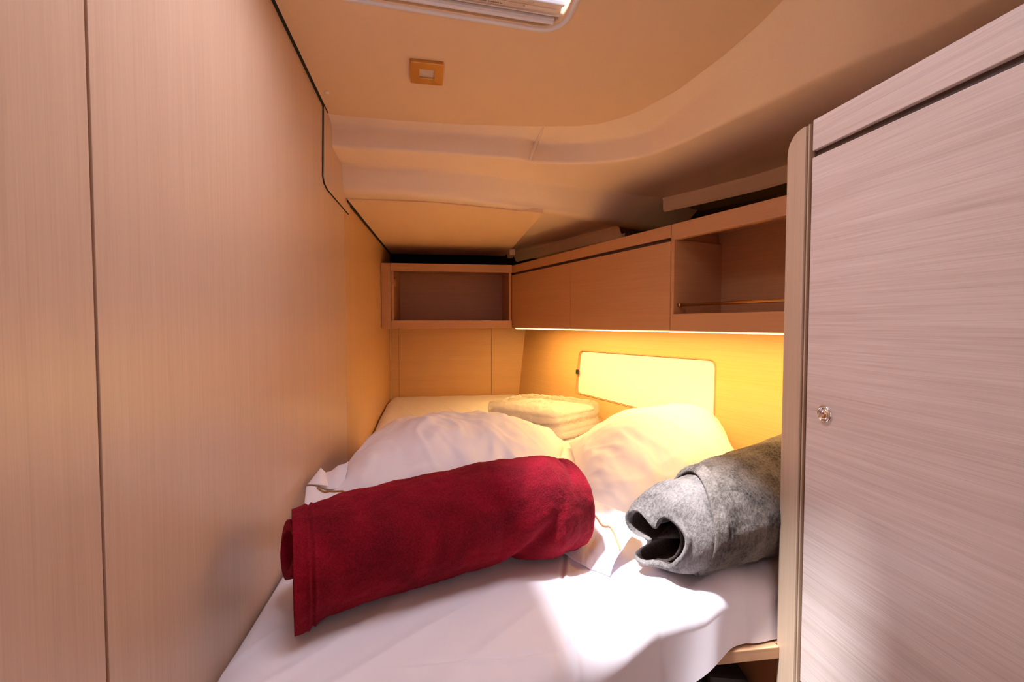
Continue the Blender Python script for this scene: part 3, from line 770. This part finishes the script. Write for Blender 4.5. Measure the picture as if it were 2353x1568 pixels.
for q in range(1, 9):
    t_ = q/9; k_ = math.sin(t_*PI/2)**1.3
    rows.append([rim3[i].lerp(body0[i], k_)+(rim3[i]-rc_).normalized()*(.010*math.sin(PI*t_)) for i in range(NG)])
rows.append(body0)
for s in (.02, .03, .04, .055): c, r_, _ = gaxis(s); rows.append(ring(c, r_, .011))
mbi = MB(); nr = len(rows)
def gp(rows, u, v):
    i = int(round(u*NG)) % NG; j = int(round(v*(len(rows)-1))); p = rows[j][i]
    return p+Vector((.7, .5, .5))*0
rows_f = []
for a_, b_ in zip(rows, rows[1:]): rows_f += [a_, [x.lerp(y, .5) for x, y in zip(a_, b_)]]
rows_f.append(rows[-1])
rows_f = [[p+(p-rc_).normalized()*(.0010*noise.noise(p*330)+.002*noise.noise(p*45)) for p in rw] for rw in rows_f]
mbi.grid(lambda u, v: gp(rows_f, u, v), NG, len(rows_f)-1, cu=True)
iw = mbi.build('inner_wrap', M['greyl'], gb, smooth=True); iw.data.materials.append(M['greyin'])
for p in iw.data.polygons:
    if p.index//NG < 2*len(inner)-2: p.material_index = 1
# second turn of the spiral inside the mouth
sp = [(1526,1188),(1545,1200),(1558,1216),(1564,1238),(1560,1262),(1548,1282),(1530,1292)]
sp3 = resample([Vector(onp(px, py, ep+np.array(gax)*.012, np.array(en))) for px, py in sp], 60)
mb = MB(); mb.grid(lambda u, v: sp3[int(round(u*60))]+gax*(v*.13)+(rc_-sp3[int(round(u*60))])*(v*.15), 60, 14)
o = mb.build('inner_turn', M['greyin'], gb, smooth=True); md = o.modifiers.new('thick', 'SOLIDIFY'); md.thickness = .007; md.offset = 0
md = o.modifiers.new('sub', 'SUBSURF'); md.levels = 1; md.render_levels = 1
mb = MB(); mb.grid(lambda u, v: rc_.lerp(inner[0][int(round(u*NG)) % NG], v), NG, 3, cu=True); mb.build('inner_core', M['greyin'], gb, smooth=True)
# outer wrap starts a little further along with a rolled lip
orow = []
def sedge(a): return .028+.030*math.sin(a*1.0-.4)-.012*math.sin(2*a)           # slanting edge of the outer wrap
NS = 110
for j in range(-6, NS+1):
    row = []
    for a in angm:
        s0 = sedge(a); s = s0+(GL-s0)*max(j, 0)/NS; c, r_, _ = gaxis(s); q = 0
        if j < 0: k_ = -j/6; q = -.010*(1-math.cos(k_*PI/2))-.004*k_; s_off = -.007*math.sin(k_*PI); c = c+gax*(s_off)
        hem = .003*math.exp(-((s-s0-.014)/.004)**2)-.0022*math.exp(-((s-s0-.022)/.003)**2)
        r2 = r_+q+hem*(j >= 0)+gnoise(None, a, s)*(j >= 0)
        p = c+gside*(math.cos(a)*r2)+Vector((0, 0, math.sin(a)*r2)); p.z = max(p.z, .7815)
        if j >= 0: p += (gside*math.cos(a)+Vector((0, 0, math.sin(a))))*(.0012*noise.noise(p*330))
        row.append(p)
    orow.append(row)
# close the hidden far end
cl = gcx[-1]
for k_ in (.7, .35, .02): orow.append([cl+gax*(.03*(1-k_))+(p-cl)*k_ for p in orow[NS+6]])
mb = MB(); mb.grid(lambda u, v: gp(orow, u, v), NG, len(orow)-1, cu=True); mb.build('outer_wrap', M['grey'], gb, smooth=True)

# ------------------------------------------------------------------ wrapped linen
pc = [Vector((.17, 2.02, 0)), Vector((.43, 1.775, 0)), Vector((.665, 1.95, 0)), Vector((.41, 2.22, 0))]
r = root('linen_package', (.42, 1.99, .78), 'folded white linen stack in crinkled clear plastic, between the two pillows', 'package')
def slab(mb, z0, z1, grow=0, seed=0, n=70, crum=0.0, shift=(0, 0), wrn=0):
    cc = sum(pc, Vector())/4
    def fn(u, v):
        # u round, v from bottom centre over side to top centre
        a = 2*PI*u; ca, sa = math.cos(a), math.sin(a); m_ = (abs(ca)**9+abs(sa)**9)**(-1/9); X, Y = ca*m_, sa*m_
        if v < .25: k = v/.25; hz = 0; rr_ = k*.94
        elif v > .6: k = (1-v)/.4; hz = 1; rr_ = k*.94
        else: q = (v-.25)/.35; hz = .5-.5*math.cos(q*PI); rr_ = .94+.06*math.sin(q*PI)
        X *= rr_; Y *= rr_; s_, t_ = (X+1)/2, (Y+1)/2
        p = pc[0].lerp(pc[1], s_).lerp(pc[3].lerp(pc[2], s_), t_)
        p = cc+(p-cc)*(1+grow)+Vector((shift[0], shift[1], 0))
        dome = (1-rr_**3)
        z = lerp(z0, z1, hz)+(.016 if hz > .5 else 0)*dome
        p.z = z
        p += Vector((0, 0, 1))*(wrn*fbm((p.x, p.y, seed), 12, 3)) if hz > .3 else Vector()
        if crum: p += Vector((noise.noise(p*40+Vector((seed, 0, 0))), noise.noise(p*40+Vector((0, seed, 9))), (1 if hz > .02 else 0)*1.3*noise.noise(p*55)))*crum
        return p
    mb.grid(fn, 4*n//2, n, cu=True)
mb = MB(); slab(mb, .786, .812, 0, 1, 60, .002, (.0, .0)); mb.build('folded_linen', M['sheet'], r, smooth=True)
mb = MB(); slab(mb, .814, .842, -.03, 2, 60, .002, (.003, .002)); mb.build('folded_linen', M['sheet'], r, smooth=True)
mb = MB(); slab(mb, .846, .872, .0, 3, 60, .0015, (-.012, .006)); mb.build('folded_linen', M['sheet'], r, smooth=True)
mb = MB(); slab(mb, .874, .888, -.03, 4, 60, .0015, (-.008, .004), .003); mb.build('folded_linen', M['sheet'], r, smooth=True)
mb = MB(); slab(mb, .843, .905, .055, 6, 110, .005, (-.006, .004), .008); mb.build('plastic_wrap', M['film'], r, smooth=True)
mb = MB(); slab(mb, .784, .845, .045, 9, 90, .005, (.004, 0), 0); mb.build('plastic_wrap', M['film'], r, smooth=True)

# ------------------------------------------------------------------ roof hatch
r = root('roof_hatch', hp(0, 0, 0), 'roof hatch with pale frame and pleated screen in the main ceiling', 'hatch')
prof = [(.008, .004), (.0075, -.001), (.004, -.0035), (-.001, -.004), (-.005, -.002), (-.006, .004), (-.006, .03)]
base_ = rrect(HW, HL, .05, 10)
def hfr(u, v):
    i = int(round(u*len(base_))) % len(base_); o_, z = prof[int(round(v*(len(prof)-1)))]
    a, b_ = base_[i]; a2, b2 = rrect(HW+2*o_, HL+2*o_, .05+o_, 10)[i]; return hp(a2, b2, z)
mb = MB(); mb.grid(hfr, len(base_), len(prof)-1, cu=True); mb.build('frame', M['frame'], r, smooth=True)
def hbx(mb, a0, a1, b0, b1, z0, z1): mb.hexa([hp(a0,b0,z0), hp(a1,b0,z0), hp(a1,b1,z0), hp(a0,b1,z0), hp(a0,b0,z1), hp(a1,b0,z1), hp(a1,b1,z1), hp(a0,b1,z1)])
ha, hb = HW/2-.012, HL/2-.012
# stepped rail along the far edge, then the blind cassette with finger pockets
mb = MB()
hbx(mb, -ha, ha-.012, hb-.015, hb-.002, .004, .016)
mb.tube([hp(-ha, hb-.007, .004), hp(ha-.012, hb-.007, .004)], .0045, 12); mb.build('inner_rail', M['frame'], r, smooth=False)
mb = MB(); hbx(mb, -ha+.002, ha-.003, hb-.047, hb-.018, .012, .022); hs = mb.build('blind_cassette', M['cream'], r, bevel=.002)
mb = MB(); hbx(mb, -ha+.002, ha-.003, hb-.0205, hb-.018, .008, .014); hbx(mb, -ha+.002, ha-.003, hb-.0335, hb-.032, .010, .014); hbx(mb, -ha+.002, ha-.003, hb-.047, hb-.0455, .008, .014); mb.build('cassette_rib', M['cream'], hs, bevel=.0006)
for b0, b1, ae in ((hb-.0315, hb-.022, ha-.085), (hb-.0445, hb-.035, ha-.070)):
    mb = MB(); loop = [(ae-.26, b0), (ae, b0)]+[(ae+.008*math.sin(t_), lerp(b0, b1, t_/PI)) for t_ in np.linspace(.2, PI-.2, 6)]+[(ae, b1), (ae-.26, b1)]
    mb.prism([[hp(a, b_, .0105) for a, b_ in loop]], (0, 0, .003)); mb.build('finger_recess', plain('recess', (.62, .52, .45), .5), hs, bevel=.0008)
mb = MB(); hbx(mb, -ha+.002, ha+.004, hb-.024, hb+.006, .028, .032); mb.build('light_block', M['rubber'], r)  # added out of sight to block light leaking onto the rail
# the hatch's tiny printed line (too small to read in the photograph): printed strokes
mb = MB(); aa = ha-.27; random.seed(11)
while aa < ha-.125:
    if random.random() < .82: hbx(mb, aa, aa+.0011, hb-.0275, hb-.0275+random.choice((.0014, .0018, .0018)), .0097, .0106)
    aa += .0021
pr_ = mb.build('printed_line', M['rubber'], hs); pr_['kind'] = 'stuff'
mb = MB(); hbx(mb, -ha+.002, ha-.002, hb-.053, hb-.049, .006, .020); mb.build('screen_bar', M['frame'], r, bevel=.002)
mb = MB()
npl = 16
mb.grid(lambda u, v: hp(lerp(-ha+.004, ha-.004, u), hb-.054-.055*v, .012+.012*(int(round(v*2*npl)) % 2)), 2, 2*npl); mb.build('pleated_screen', M['screen'], r)
mb = MB(); hbx(mb, -HW/2, HW/2, -HL/2, HL/2, .150, .156); mb.build('acrylic_pane', M['acrylic'], r)
# ------------------------------------------------------------------ ceiling light and screw caps
q = [onp(px, py, PM, NM) for px, py in ((943,133), (1017,141), (1016,191), (946,184))]
cc = sum(q)/4; r = root('ceiling_light', tuple(cc), 'small square brass ceiling light on the tan ceiling, near the hatch', 'light')
ux = Vector(q[1]-q[0]).normalized(); uy = Vector((-ux.y, ux.x, -CS*ux.x)).normalized()
sx, sy = .039, .041
def cl_(a, b_, z): p = Vector(cc)+ux*a+uy*b_; p.z = zmain(p.y)+z; return p
def cbox(mb, a0, a1, b0, b1, z0, z1): mb.hexa([cl_(a0,b0,z0), cl_(a1,b0,z0), cl_(a1,b1,z0), cl_(a0,b1,z0), cl_(a0,b0,z1), cl_(a1,b0,z1), cl_(a1,b1,z1), cl_(a0,b1,z1)])
def ringloop(a, b_, rad_): return [cl_(x_, y_, 0) for x_, y_ in rrect(2*a, 2*b_, rad_, 4)]
mb = MB(); mb.prism([[p-Vector((0, 0, .008)) for p in ringloop(sx, sy, .004)], [p-Vector((0, 0, .008)) for p in ringloop(.017, .017, .001)]], (0, 0, .008)); mb.build('bezel', M['brass'], r, bevel=.0008)
mb = MB(); cbox(mb, -.018, .018, -.018, .018, -.004, -.001); mb.build('lens', M['lens'], r)
for i, (px, py, lab) in enumerate(((751, 212, 'cream screw cap on the main ceiling, left of the brass light'), (832, 464, 'cream screw cap on the lower aft ceiling panel, near the left wall'), (1147, 490, 'cream screw cap on the lower aft ceiling panel, at its right side'))):
    p = onp(px, py, PM, NM) if i == 0 else onz(px, py, 1.6525)
    mb = MB(); rad_ = .0062 if i == 0 else .005
    mb.grid(lambda u, v: (p[0]+rad_*math.cos(2*PI*u)*math.cos(v*PI/2), p[1]+rad_*math.sin(2*PI*u)*math.cos(v*PI/2), p[2]-.7*rad_*math.sin(v*PI/2)), 20, 6, cu=True)
    tag(mb.build('screw_cap', M['cap'], smooth=True), lab, 'screw cap', 'screw caps on the ceiling')
